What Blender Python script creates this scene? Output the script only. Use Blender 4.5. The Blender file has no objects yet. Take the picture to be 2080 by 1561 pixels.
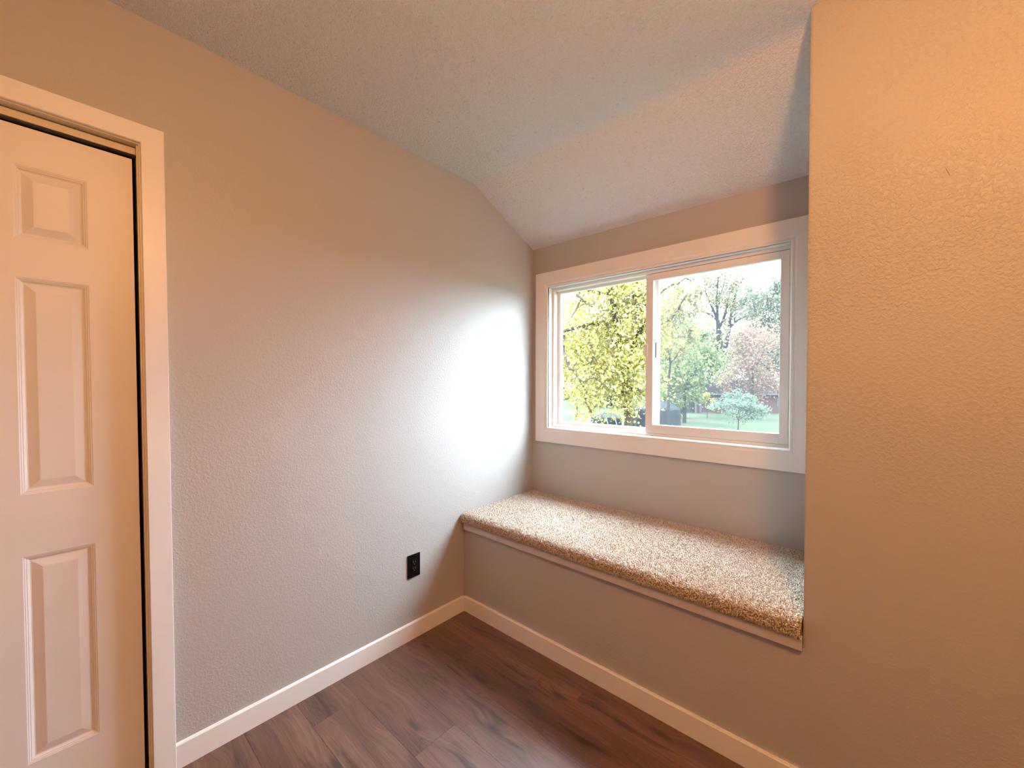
import bpy, bmesh, math, random
import numpy as np
from mathutils import Vector, Matrix
from mathutils.geometry import tessellate_polygon

S = bpy.context.scene
COL = S.collection

# ------------------------------------------------------------------ camera, sky, exposure
cam_data = bpy.data.cameras.new('camera')
cam = bpy.data.objects.new('camera', cam_data)
COL.objects.link(cam)
S.camera = cam
YAW, PITCH, ROLL = 0.7261, -0.0147, 0.0019
fwd = Vector((-math.sin(YAW)*math.cos(PITCH), math.cos(YAW)*math.cos(PITCH), math.sin(PITCH)))
rgt = Vector((math.cos(YAW), math.sin(YAW), 0))
upv = rgt.cross(fwd)
r2 = rgt*math.cos(ROLL) + upv*math.sin(ROLL)
u2 = upv*math.cos(ROLL) - rgt*math.sin(ROLL)
M = Matrix((r2, u2, -fwd)).transposed().to_4x4()
M.translation = Vector((1.7381, -1.5491, 1.30))
cam.matrix_world = M
cam_data.sensor_width = 36.0
cam_data.lens = 36.0*826.5/2080.0
cam_data.shift_y = 8.7/2080.0
cam_data.clip_start = 0.02
cam_data.clip_end = 600

SKY = 61.0                                # zenith radiance of an overcast sky
world = bpy.data.worlds.new('overcast_sky')
S.world = world
world.use_nodes = True
bg = world.node_tree.nodes['Background']
bg.inputs['Color'].default_value = (0.68, 0.84, 1.0, 1)
# CIE overcast sky: radiance = zenith * (1 + 2 sin elevation) / 3
_nt = world.node_tree
_tc = _nt.nodes.new('ShaderNodeTexCoord'); _sx = _nt.nodes.new('ShaderNodeSeparateXYZ')
_mx = _nt.nodes.new('ShaderNodeMath'); _mx.operation = 'MAXIMUM'; _mx.inputs[1].default_value = 0.0
_ma = _nt.nodes.new('ShaderNodeMath'); _ma.operation = 'MULTIPLY_ADD'
_ma.inputs[1].default_value = SKY*2/3; _ma.inputs[2].default_value = SKY/3
_nt.links.new(_tc.outputs['Generated'], _sx.inputs[0]); _nt.links.new(_sx.outputs['Z'], _mx.inputs[0])
_nt.links.new(_mx.outputs[0], _ma.inputs[0]); _nt.links.new(_ma.outputs[0], bg.inputs['Strength'])

S.view_settings.view_transform = 'Standard'
S.view_settings.look = 'None'
S.view_settings.exposure = 0.05
S.view_settings.gamma = 1.0
S.view_settings.use_curve_mapping = False
S.cycles.max_bounces = 8
S.cycles.diffuse_bounces = 5
S.cycles.use_adaptive_sampling = True
S.cycles.adaptive_threshold = 0.04
S.cycles.glossy_bounces = 3
S.cycles.transparent_max_bounces = 16
S.cycles.use_denoising = True
S.cycles.sample_clamp_indirect = 8.0

LAMP_COLOR = (1.0, 0.44, 0.15)
LAMP_STRENGTH = 166.0
LAMP_AT = (2.02, -1.32)

# room dimensions (metres): inner corner of left wall and bench front is the origin
D, W, H = 0.6246, 1.5828, 2.4496          # alcove depth, alcove width, ceiling height
RX, RY = 3.60, -3.30                      # far walls of the room
ZS = 2.1982                               # height of the window wall
YC = 0.0667                               # the crease of the ceiling

# ------------------------------------------------------------------ helpers
def link(o, parent=None):
    COL.objects.link(o)
    if parent is not None:
        o.parent = parent
    return o

def mesh_obj(name, verts, faces, mat=None, parent=None, smooth=False, loc=None):
    me = bpy.data.meshes.new(name)
    me.from_pydata([tuple(v) for v in verts], [], faces)
    me.validate()
    if mat: me.materials.append(mat)
    if smooth:
        me.polygons.foreach_set('use_smooth', [True]*len(me.polygons))
    o = bpy.data.objects.new(name, me)
    if loc is not None: o.location = loc
    return link(o, parent)

def raw_mesh(name, co, loops, sizes, mat=None, parent=None, smooth=False, matidx=None, mats=None):
    """fast path for many polygons, numpy arrays"""
    me = bpy.data.meshes.new(name)
    me.vertices.add(len(co)); me.vertices.foreach_set('co', np.asarray(co, np.float32).ravel())
    me.loops.add(len(loops)); me.loops.foreach_set('vertex_index', np.asarray(loops, np.int32))
    me.polygons.add(len(sizes))
    st = np.concatenate(([0], np.cumsum(sizes)[:-1])).astype(np.int32)
    me.polygons.foreach_set('loop_start', st)
    me.polygons.foreach_set('loop_total', np.asarray(sizes, np.int32))
    if smooth: me.polygons.foreach_set('use_smooth', np.ones(len(sizes), bool))
    me.update(calc_edges=True)
    if mat: me.materials.append(mat)
    o = bpy.data.objects.new(name, me)
    return link(o, parent)

def empty(name, loc=(0, 0, 0), parent=None):
    o = bpy.data.objects.new(name, None)
    o.location = loc
    o.empty_display_size = 0.05
    return link(o, parent)

def thing(o, label, cat, group=None, kind=None):
    o['label'] = label; o['category'] = cat
    if group: o['group'] = group
    if kind: o['kind'] = kind
    return o

def structure(o):
    o['kind'] = 'structure'
    return o

class MB:
    def __init__(self): self.v = []; self.f = []
    def box(self, x0, x1, y0, y1, z0, z1):
        b = len(self.v)
        self.v += [(x0,y0,z0),(x1,y0,z0),(x1,y1,z0),(x0,y1,z0),(x0,y0,z1),(x1,y0,z1),(x1,y1,z1),(x0,y1,z1)]
        self.f += [tuple(b+i for i in q) for q in ((0,3,2,1),(4,5,6,7),(0,1,5,4),(1,2,6,5),(2,3,7,6),(3,0,4,7))]
        return self
    def prism(self, poly, fn, a, b):
        """poly = 2D outline; fn(u, v, t) -> 3D, extruded from t=a to t=b"""
        n = len(poly); s = len(self.v)
        self.v += [fn(u, v, a) for u, v in poly] + [fn(u, v, b) for u, v in poly]
        self.f.append(tuple(s+i for i in range(n-1, -1, -1))); self.f.append(tuple(s+n+i for i in range(n)))
        for i in range(n):
            j = (i+1) % n
            self.f.append((s+i, s+j, s+n+j, s+n+i))
        return self
    def tube(self, pts, rad, k=6, cap=True):
        s = len(self.v); n = len(pts)
        for i, p in enumerate(pts):
            p = Vector(p)
            d = (Vector(pts[min(i+1, n-1)]) - Vector(pts[max(i-1, 0)]))
            d = d.normalized() if d.length > 1e-9 else Vector((0, 0, 1))
            a = d.orthogonal().normalized(); b = d.cross(a)
            for j in range(k):
                t = 2*math.pi*j/k
                self.v.append(tuple(p + (a*math.cos(t)+b*math.sin(t))*rad[i]))
        for i in range(n-1):
            for j in range(k):
                jj = (j+1) % k
                self.f.append((s+i*k+j, s+i*k+jj, s+(i+1)*k+jj, s+(i+1)*k+j))
        if cap:
            self.f.append(tuple(s+j for j in range(k-1, -1, -1)))
            self.f.append(tuple(s+(n-1)*k+j for j in range(k)))
        return self
    def build(self, name, mat, parent=None, smooth=False, bevel=0.0, seg=2, loc=None):
        o = mesh_obj(name, self.v, self.f, mat, parent, smooth, loc)
        bm = bmesh.new(); bm.from_mesh(o.data)
        bmesh.ops.recalc_face_normals(bm, faces=bm.faces)
        if bevel:
            es = [e for e in bm.edges if len(e.link_faces) == 2 and e.calc_face_angle(0) > 0.6]
            bmesh.ops.bevel(bm, geom=es, offset=bevel, segments=seg, affect='EDGES', clamp_overlap=True, profile=0.5)
        bm.to_mesh(o.data); bm.free()
        return o

def holed_slab(name, outer, holes, fn, a, b, mat, parent=None, bevel=0.0):
    """flat plate with holes: outline in (u,v), fn(u,v,t) to 3D, thickness a..b"""
    loops = [outer] + holes
    flat = [p for l in loops for p in l]
    tris = tessellate_polygon([[Vector((u, v, 0)) for u, v in l] for l in loops])
    n = len(flat)
    v = [fn(u, w, a) for u, w in flat] + [fn(u, w, b) for u, w in flat]
    f = [tuple(t) for t in tris] + [tuple(n+i for i in reversed(t)) for t in tris]
    s = 0
    for l in loops:
        m = len(l)
        for i in range(m):
            j = (i+1) % m
            f.append((s+i, s+j, n+s+j, n+s+i))
        s += m
    o = mesh_obj(name, v, f, mat, parent)
    bm = bmesh.new(); bm.from_mesh(o.data)
    bmesh.ops.recalc_face_normals(bm, faces=bm.faces)
    bmesh.ops.dissolve_limit(bm, angle_limit=0.001, verts=bm.verts, edges=bm.edges)
    if bevel:
        es = [e for e in bm.edges if len(e.link_faces) == 2 and e.calc_face_angle(0) > 0.6]
        bmesh.ops.bevel(bm, geom=es, offset=bevel, segments=2, affect='EDGES', clamp_overlap=True)
    bm.to_mesh(o.data); bm.free()
    return o

def frame_side(name, rect, side, prof, fn, mat, parent, smooth=False, open_bottom=False):
    """one mitred side of a picture frame. prof: (d outward from rect, h depth) outline; fn(u,v,h)->3D"""
    u0, u1, v0, v1 = rect
    def corner(c, d):
        lo = 0 if open_bottom else d
        return {'bl': (u0-d, v0-lo), 'br': (u1+d, v0-lo), 'tl': (u0-d, v1+d), 'tr': (u1+d, v1+d)}[c]
    A, B = {'left': ('bl', 'tl'), 'right': ('br', 'tr'), 'top': ('tl', 'tr'), 'bottom': ('bl', 'br')}[side]
    n = len(prof)
    v = [fn(*corner(A, d), h) for d, h in prof] + [fn(*corner(B, d), h) for d, h in prof]
    f = [tuple(range(n-1, -1, -1)), tuple(range(n, 2*n))]
    for i in range(n):
        j = (i+1) % n
        f.append((i, j, n+j, n+i))
    o = mesh_obj(name, v, f, mat, parent)
    bm = bmesh.new(); bm.from_mesh(o.data)
    bmesh.ops.recalc_face_normals(bm, faces=bm.faces)
    bm.to_mesh(o.data); bm.free()
    return o

# ------------------------------------------------------------------ materials
def new_mat(name):
    m = bpy.data.materials.new(name); m.use_nodes = True
    nt = m.node_tree
    return m, nt, nt.nodes['Principled BSDF'], nt.nodes['Material Output']

def N(nt, t, **kw):
    n = nt.nodes.new(t)
    for k, val in kw.items():
        if k in n.inputs: n.inputs[k].default_value = val
        else: setattr(n, k, val)
    return n

def ramp(nt, fac, stops, interp='LINEAR'):
    n = nt.nodes.new('ShaderNodeValToRGB')
    n.color_ramp.interpolation = interp
    el = n.color_ramp.elements
    while len(el) < len(stops): el.new(0.5)
    for e, (p, c) in zip(el, stops):
        e.position = p; e.color = (*c, 1) if len(c) == 3 else c
    if fac is not None: nt.links.new(fac, n.inputs['Fac'])
    return n

def plain(name, col, rough=0.5, spec=0.5, metal=0.0):
    m, nt, p, o = new_mat(name)
    p.inputs['Base Color'].default_value = (*col, 1)
    p.inputs['Roughness'].default_value = rough
    p.inputs['Specular IOR Level'].default_value = spec
    p.inputs['Metallic'].default_value = metal
    # a breath of tone so that large plain faces are not dead flat
    tc = N(nt, 'ShaderNodeTexCoord')
    ns = N(nt, 'ShaderNodeTexNoise', Scale=3.0, Detail=3.0)
    nt.links.new(tc.outputs['Object'], ns.inputs['Vector'])
    c = ramp(nt, ns.outputs['Fac'], [(0.3, tuple(x*0.96 for x in col)), (0.7, tuple(min(1, x*1.03) for x in col))])
    nt.links.new(c.outputs['Color'], p.inputs['Base Color'])
    return m

def textured_paint(name, col, rough, scale, dist, strength, spec=0.5, patch=0.5, high=None):
    """rolled / orange-peel wall paint: bumps of a couple of sizes whose height varies in patches"""
    m, nt, p, o = new_mat(name)
    p.inputs['Base Color'].default_value = (*col, 1)
    p.inputs['Roughness'].default_value = rough
    p.inputs['Specular IOR Level'].default_value = spec
    tc = N(nt, 'ShaderNodeTexCoord')
    n1 = N(nt, 'ShaderNodeTexNoise', Scale=scale, Detail=3.0, Roughness=0.55, Distortion=0.4)
    v1 = N(nt, 'ShaderNodeTexVoronoi', feature='F1', Scale=scale*0.8)
    n2 = N(nt, 'ShaderNodeTexNoise', Scale=1.6, Detail=2.0)
    for n in (n1, v1, n2): nt.links.new(tc.outputs['Object'], n.inputs['Vector'])
    r1 = ramp(nt, n1.outputs['Fac'], [(0.42, (0, 0, 0)), (0.66, (1, 1, 1))], 'EASE')
    r2_ = ramp(nt, v1.outputs['Distance'], [(0.1, (1, 1, 1)), (0.55, (0, 0, 0))], 'EASE')
    mx = N(nt, 'ShaderNodeMath', operation='MULTIPLY_ADD')
    nt.links.new(r2_.outputs['Color'], mx.inputs[0]); mx.inputs[1].default_value = 0.45
    nt.links.new(r1.outputs['Color'], mx.inputs[2])
    pr = ramp(nt, n2.outputs['Fac'], [(0.35, (patch, patch, patch)), (0.65, (1, 1, 1))])
    mh = N(nt, 'ShaderNodeMath', operation='MULTIPLY')
    nt.links.new(mx.outputs[0], mh.inputs[0]); nt.links.new(pr.outputs['Color'], mh.inputs[1])
    if high:      # the roller texture is heavy only on the upper wall
        sz = N(nt, 'ShaderNodeSeparateXYZ'); nt.links.new(tc.outputs['Object'], sz.inputs[0])
        mr = N(nt, 'ShaderNodeMapRange'); nt.links.new(sz.outputs['Z'], mr.inputs['Value'])
        mr.inputs['From Min'].default_value, mr.inputs['From Max'].default_value = high
        mr.inputs['To Min'].default_value = 0.12
        m3 = N(nt, 'ShaderNodeMath', operation='MULTIPLY')
        nt.links.new(mh.outputs[0], m3.inputs[0]); nt.links.new(mr.outputs[0], m3.inputs[1])
        mh = m3
    b = N(nt, 'ShaderNodeBump', Strength=strength, Distance=dist)
    nt.links.new(mh.outputs[0], b.inputs['Height'])
    nt.links.new(b.outputs['Normal'], p.inputs['Normal'])
    return m

def ceiling_mat():
    m, nt, p, o = new_mat('ceiling_texture')
    p.inputs['Roughness'].default_value = 0.9
    p.inputs['Specular IOR Level'].default_value = 0.15
    tc = N(nt, 'ShaderNodeTexCoord')
    n1 = N(nt, 'ShaderNodeTexNoise', Scale=95.0, Detail=4.0, Roughness=0.6, Distortion=0.6)
    v1 = N(nt, 'ShaderNodeTexVoronoi', feature='F1', Scale=125.0)
    n3 = N(nt, 'ShaderNodeTexNoise', Scale=5.0, Detail=3.0)
    for n in (n1, v1, n3): nt.links.new(tc.outputs['Object'], n.inputs['Vector'])
    r1 = ramp(nt, n1.outputs['Fac'], [(0.36, (0, 0, 0)), (0.62, (1, 1, 1))])
    # pits: scattered small dark crumbs of the sprayed finish
    pit = ramp(nt, v1.outputs['Distance'], [(0.10, (0, 0, 0)), (0.30, (1, 1, 1))])
    mul = N(nt, 'ShaderNodeMath', operation='MULTIPLY')
    nt.links.new(r1.outputs['Color'], mul.inputs[0]); nt.links.new(pit.outputs['Color'], mul.inputs[1])
    b = N(nt, 'ShaderNodeBump', Strength=0.78, Distance=0.005)
    nt.links.new(mul.outputs[0], b.inputs['Height'])
    nt.links.new(b.outputs['Normal'], p.inputs['Normal'])
    c = ramp(nt, n1.outputs['Fac'], [(0.28, (0.66, 0.67, 0.70)), (0.38, (0.89, 0.905, 0.94)), (0.7, (0.91, 0.925, 0.96))])
    nt.links.new(c.outputs['Color'], p.inputs['Base Color'])
    return m

def wood_floor_mat():
    m, nt, p, o = new_mat('walnut_plank')
    p.inputs['Roughness'].default_value = 0.36
    p.inputs['Specular IOR Level'].default_value = 0.8
    L = nt.links.new
    tc = N(nt, 'ShaderNodeTexCoord'); oi = N(nt, 'ShaderNodeObjectInfo')
    mulr = N(nt, 'ShaderNodeVectorMath', operation='SCALE'); mulr.inputs[0].default_value = (17.3, 9.1, 5.7)
    L(oi.outputs['Random'], mulr.inputs['Scale'])
    add = N(nt, 'ShaderNodeVectorMath', operation='ADD')
    L(tc.outputs['Object'], add.inputs[0]); L(mulr.outputs[0], add.inputs[1])
    # knots: sparse cells stretched along the plank; they bend the grain round themselves
    mpk = N(nt, 'ShaderNodeMapping'); mpk.inputs['Scale'].default_value = (2.4, 7.5, 1.0)
    L(add.outputs[0], mpk.inputs['Vector'])
    vk = N(nt, 'ShaderNodeTexVoronoi', feature='F1', voronoi_dimensions='2D', Scale=1.0, Randomness=1.0); L(mpk.outputs[0], vk.inputs['Vector'])
    knot_near = ramp(nt, vk.outputs['Distance'], [(0.0, (1, 1, 1)), (0.42, (0, 0, 0))], 'EASE')
    # grain
    wob = N(nt, 'ShaderNodeTexNoise', Scale=2.2, Detail=3.0); L(add.outputs[0], wob.inputs['Vector'])
    sub = N(nt, 'ShaderNodeVectorMath', operation='SUBTRACT'); L(wob.outputs['Color'], sub.inputs[0]); sub.inputs[1].default_value = (.5, .5, .5)
    sc = N(nt, 'ShaderNodeVectorMath', operation='MULTIPLY'); L(sub.outputs[0], sc.inputs[0]); sc.inputs[1].default_value = (0, 0.035, 0)
    kn = N(nt, 'ShaderNodeCombineXYZ'); km = N(nt, 'ShaderNodeMath', operation='MULTIPLY'); km.inputs[1].default_value = 0.028
    L(knot_near.outputs['Color'], km.inputs[0]); L(km.outputs[0], kn.inputs['Y'])
    w1 = N(nt, 'ShaderNodeVectorMath', operation='ADD'); L(add.outputs[0], w1.inputs[0]); L(sc.outputs[0], w1.inputs[1])
    w2 = N(nt, 'ShaderNodeVectorMath', operation='ADD'); L(w1.outputs[0], w2.inputs[0]); L(kn.outputs[0], w2.inputs[1])
    def streak(sx, sy, det=4.0, rgh=0.6):
        mp = N(nt, 'ShaderNodeMapping'); mp.inputs['Scale'].default_value = (sx, sy, 1)
        L(w2.outputs[0], mp.inputs['Vector'])
        n = N(nt, 'ShaderNodeTexNoise', Scale=1.0, Detail=det, Roughness=rgh); L(mp.outputs[0], n.inputs['Vector'])
        return n
    broad = streak(0.9, 10.0, 3.0); fine = streak(7.0, 210.0, 3.0, 0.65); mid = streak(2.2, 60.0, 4.0)
    smudge = streak(2.6, 17.0, 4.0, 0.6)
    base = ramp(nt, broad.outputs['Fac'], [(0.28, (0.088, 0.041, 0.027)), (0.5, (0.150, 0.075, 0.051)), (0.75, (0.22, 0.122, 0.087))])
    midr = ramp(nt, mid.outputs['Fac'], [(0.30, (0.80, 0.78, 0.76)), (0.65, (1.08, 1.08, 1.08))])
    finr = ramp(nt, fine.outputs['Fac'], [(0.33, (0.74, 0.72, 0.70)), (0.55, (1.05, 1.05, 1.05))])
    def mixc(a, b, mode, fac=1.0):
        x = N(nt, 'ShaderNodeMix', data_type='RGBA', blend_type=mode)
        x.inputs['Factor'].default_value = fac
        L(a, x.inputs['A']); L(b, x.inputs['B'])
        return x
    c1 = mixc(base.outputs['Color'], midr.outputs['Color'], 'MULTIPLY')
    c2 = mixc(c1.outputs['Result'], finr.outputs['Color'], 'MULTIPLY')
    smr = ramp(nt, smudge.outputs['Fac'], [(0.54, (1, 1, 1)), (0.70, (0.34, 0.30, 0.28))], 'EASE')
    c2 = mixc(c2.outputs['Result'], smr.outputs['Color'], 'MULTIPLY')
    # dark heart of some knots, plus cracks trailing away along the grain
    sel = N(nt, 'ShaderNodeSeparateColor'); L(vk.outputs['Color'], sel.inputs[0])
    some = N(nt, 'ShaderNodeMath', operation='GREATER_THAN'); L(sel.outputs[0], some.inputs[0]); some.inputs[1].default_value = 0.50
    wn = N(nt, 'ShaderNodeTexNoise', Scale=30.0, Detail=3.0); L(add.outputs[0], wn.inputs['Vector'])
    dsum = N(nt, 'ShaderNodeMath', operation='MULTIPLY_ADD'); L(wn.outputs['Fac'], dsum.inputs[0]); dsum.inputs[1].default_value = 0.10
    L(vk.outputs['Distance'], dsum.inputs[2])
    heart = ramp(nt, dsum.outputs[0], [(0.07, (1, 1, 1)), (0.19, (0, 0, 0))], 'EASE')
    hk = N(nt, 'ShaderNodeMath', operation='MULTIPLY'); L(heart.outputs['Color'], hk.inputs[0]); L(some.outputs[0], hk.inputs[1])
    crk = streak(1.7, 24.0, 5.0, 0.7)
    crr = ramp(nt, crk.outputs['Fac'], [(0.478, (0, 0, 0)), (0.5, (1, 1, 1)), (0.522, (0, 0, 0))])
    msk = N(nt, 'ShaderNodeTexNoise', Scale=3.4, Detail=2.0); L(add.outputs[0], msk.inputs['Vector'])
    mkr = ramp(nt, msk.outputs['Fac'], [(0.53, (0, 0, 0)), (0.62, (1, 1, 1))])
    ck = N(nt, 'ShaderNodeMath', operation='MULTIPLY'); L(crr.outputs['Color'], ck.inputs[0]); L(mkr.outputs['Color'], ck.inputs[1])
    dark = N(nt, 'ShaderNodeMath', operation='MAXIMUM'); L(hk.outputs[0], dark.inputs[0]); L(ck.outputs[0], dark.inputs[1])
    dk = N(nt, 'ShaderNodeMath', operation='MULTIPLY'); L(dark.outputs[0], dk.inputs[0]); dk.inputs[1].default_value = 0.85
    c3 = N(nt, 'ShaderNodeMix', data_type='RGBA', blend_type='MIX')
    L(dk.outputs[0], c3.inputs['Factor']); L(c2.outputs['Result'], c3.inputs['A']); c3.inputs['B'].default_value = (0.022, 0.013, 0.010, 1)
    # plank-to-plank tone
    tone = ramp(nt, oi.outputs['Random'], [(0.0, (0.92, 0.92, 0.92)), (0.5, (1.0, 0.99, 0.98)), (1.0, (1.07, 1.06, 1.05))])
    c4 = mixc(c3.outputs['Result'], tone.outputs['Color'], 'MULTIPLY')
    L(c4.outputs['Result'], p.inputs['Base Color'])
    b = N(nt, 'ShaderNodeBump', Strength=0.35, Distance=0.0012)
    hsub = N(nt, 'ShaderNodeMath', operation='SUBTRACT'); L(fine.outputs['Fac'], hsub.inputs[0]); L(dark.outputs[0], hsub.inputs[1])
    L(hsub.outputs[0], b.inputs['Height']); L(b.outputs['Normal'], p.inputs['Normal'])
    return m

def island_mat(name, stops, rough=0.9, trans=0.0, spec=0.1):
    """colour picked per loose piece (tuft, leaf)"""
    m, nt, p, o = new_mat(name)
    g = N(nt, 'ShaderNodeNewGeometry')
    c = ramp(nt, g.outputs['Random Per Island'], stops, 'LINEAR')
    p.inputs['Roughness'].default_value = rough
    p.inputs['Specular IOR Level'].default_value = spec
    nt.links.new(c.outputs['Color'], p.inputs['Base Color'])
    if trans:
        t = N(nt, 'ShaderNodeBsdfTranslucent'); nt.links.new(c.outputs['Color'], t.inputs['Color'])
        mx = N(nt, 'ShaderNodeMixShader'); mx.inputs[0].default_value = trans
        nt.links.new(p.outputs[0], mx.inputs[1]); nt.links.new(t.outputs[0], mx.inputs[2])
        nt.links.new(mx.outputs[0], o.inputs['Surface'])
    return m

def glass_mat():
    m, nt, p, o = new_mat('window_glass')
    nt.nodes.remove(p)
    tr = N(nt, 'ShaderNodeBsdfTransparent'); tr.inputs['Color'].default_value = (0.97, 0.985, 0.975, 1)
    gl = N(nt, 'ShaderNodeBsdfGlossy', Roughness=0.02)
    fr = N(nt, 'ShaderNodeFresnel', IOR=1.35)
    mx = N(nt, 'ShaderNodeMixShader')
    # reflect only on entering a pane (light is not bent on its way through, so no inner reflection)
    gm = N(nt, 'ShaderNodeNewGeometry'); inv = N(nt, 'ShaderNodeMath', operation='SUBTRACT'); inv.inputs[0].default_value = 1.0
    fm = N(nt, 'ShaderNodeMath', operation='MULTIPLY')
    nt.links.new(gm.outputs['Backfacing'], inv.inputs[1]); nt.links.new(inv.outputs[0], fm.inputs[0]); nt.links.new(fr.outputs[0], fm.inputs[1])
    nt.links.new(fm.outputs[0], mx.inputs[0]); nt.links.new(tr.outputs[0], mx.inputs[1]); nt.links.new(gl.outputs[0], mx.inputs[2])
    nt.links.new(mx.outputs[0], o.inputs['Surface'])
    return m

def screen_mat():
    m, nt, p, o = new_mat('insect_screen_mesh')
    nt.nodes.remove(p)
    tr = N(nt, 'ShaderNodeBsdfTransparent')
    df = N(nt, 'ShaderNodeBsdfDiffuse'); df.inputs['Color'].default_value = (0.045, 0.046, 0.047, 1)
    tl = N(nt, 'ShaderNodeBsdfTranslucent'); tl.inputs['Color'].default_value = (0.058, 0.059, 0.06, 1)
    ad = N(nt, 'ShaderNodeMixShader'); ad.inputs[0].default_value = 0.6
    nt.links.new(df.outputs[0], ad.inputs[1]); nt.links.new(tl.outputs[0], ad.inputs[2])
    mx = N(nt, 'ShaderNodeMixShader'); mx.inputs[0].default_value = 0.36
    nt.links.new(tr.outputs[0], mx.inputs[1]); nt.links.new(ad.outputs[0], mx.inputs[2])
    nt.links.new(mx.outputs[0], o.inputs['Surface'])
    return m

def lawn_mat():
    m, nt, p, o = new_mat('lawn')
    p.inputs['Roughness'].default_value = 1.0
    p.inputs['Specular IOR Level'].default_value = 0.0
    tc = N(nt, 'ShaderNodeTexCoord')
    n1 = N(nt, 'ShaderNodeTexNoise', Scale=0.22, Detail=6.0, Roughness=0.7)
    n2 = N(nt, 'ShaderNodeTexNoise', Scale=3.0, Detail=4.0, Roughness=0.8)
    for n in (n1, n2): nt.links.new(tc.outputs['Object'], n.inputs['Vector'])
    a = ramp(nt, n1.outputs['Fac'], [(0.35, (0.026, 0.036, 0.022)), (0.52, (0.036, 0.043, 0.027)), (0.66, (0.046, 0.043, 0.030))])
    b = ramp(nt, n2.outputs['Fac'], [(0.35, (0.7, 0.7, 0.7)), (0.65, (1.2, 1.2, 1.15))])
    x = N(nt, 'ShaderNodeMix', data_type='RGBA', blend_type='MULTIPLY'); x.inputs['Factor'].default_value = 1
    nt.links.new(a.outputs['Color'], x.inputs['A']); nt.links.new(b.outputs['Color'], x.inputs['B'])
    nt.links.new(x.outputs['Result'], p.inputs['Base Color'])
    return m

def brick_mat():
    m, nt, p, o = new_mat('far_brick')
    tc = N(nt, 'ShaderNodeTexCoord')
    b = N(nt, 'ShaderNodeTexBrick', Scale=1.0)
    b.inputs['Color1'].default_value = (0.046, 0.020, 0.016, 1); b.inputs['Color2'].default_value = (0.055, 0.026, 0.021, 1)
    b.inputs['Mortar'].default_value = (0.022, 0.020, 0.018, 1)
    b.inputs['Brick Width'].default_value = 0.22; b.inputs['Row Height'].default_value = 0.075; b.inputs['Mortar Size'].default_value = 0.008
    mp = N(nt, 'ShaderNodeMapping'); mp.inputs['Rotation'].default_value = (math.pi/2, 0, 0)
    nt.links.new(tc.outputs['Object'], mp.inputs['Vector']); nt.links.new(mp.outputs[0], b.inputs['Vector'])
    nt.links.new(b.outputs['Color'], p.inputs['Base Color'])
    p.inputs['Roughness'].default_value = 0.9
    p.inputs['Specular IOR Level'].default_value = 0.02
    return m

WALL = (0.475, 0.460, 0.442)
m_wall = textured_paint('greige_wall_paint', WALL, 0.42, 110.0, 0.0016, 0.30, 0.45, 0.35)
m_wall_r = textured_paint('greige_wall_paint_heavy', WALL, 0.48, 105.0, 0.0036, 0.55, 0.42, 0.30, (0.9, 1.6))
m_wall_s = textured_paint('greige_wall_paint_smooth', WALL, 0.45, 95.0, 0.0015, 0.12, 0.4, 0.5)
m_ceil = ceiling_mat()
m_trim = plain('white_trim_paint', (0.86, 0.84, 0.82), 0.35, 0.5)
m_vinyl = plain('white_vinyl', (0.86, 0.84, 0.82), 0.4, 0.5)
m_door = plain('white_door_paint', (0.82, 0.80, 0.78), 0.42, 0.45)
m_jamb = plain('cream_jamb_paint', (0.70, 0.62, 0.48), 0.45, 0.45)
m_track = plain('grey_metal_track', (0.45, 0.43, 0.41), 0.4, 0.5, 0.3)
m_black = plain('black_plastic', (0.004, 0.004, 0.0045), 0.3, 0.18)
m_slot = plain('slot_glint', (0.30, 0.25, 0.21), 0.4, 0.5, 0.4)  # light tone painted into the outlet slots for reflections off the contacts
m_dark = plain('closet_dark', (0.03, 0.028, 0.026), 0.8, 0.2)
m_floor = wood_floor_mat()
m_sub = plain('subfloor', (0.06, 0.04, 0.03), 0.9, 0.1)
m_nose = plain('greige_trim_paint', (0.58, 0.55, 0.53), 0.42, 0.45)
m_glass = glass_mat()
m_screen = screen_mat()
m_carpet = island_mat('carpet_pile', [(0.0, (0.32, 0.245, 0.17)), (0.2, (0.58, 0.485, 0.38)), (0.6, (0.70, 0.61, 0.505)), (1.0, (0.83, 0.77, 0.685))], 0.95, 0.0, 0.05)
m_backing = plain('carpet_backing', (0.34, 0.26, 0.18), 0.95, 0.05)
m_brushed = plain('brushed_lamp_pan', (0.55, 0.5, 0.45), 0.35, 0.5, 0.8)

m_lamp, nt_, p_, o_ = new_mat('lit_lamp_glass')
p_.inputs['Base Color'].default_value = (0.9, 0.85, 0.75, 1)
p_.inputs['Emission Color'].default_value = (*LAMP_COLOR, 1)
p_.inputs['Emission Strength'].default_value = LAMP_STRENGTH

# ------------------------------------------------------------------ room shell
T = 0.12
def ceil_profile():
    """underside of the ceiling as (y, z), front to back, with a softly rounded crease"""
    slope = (ZS-H)/(D-YC)
    p = [(RY-T, H)]
    r = 0.035
    for i in range(9):
        t = i/8
        # quadratic bend between flat and slope
        a, b, c = (YC-r, H), (YC, H), (YC+r, H+slope*r)
        p.append(((1-t)**2*a[0]+2*t*(1-t)*b[0]+t*t*c[0], (1-t)**2*a[1]+2*t*(1-t)*b[1]+t*t*c[1]))
    p.append((D+0.2, ZS+slope*0.2))
    return p
CP = ceil_profile()

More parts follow.
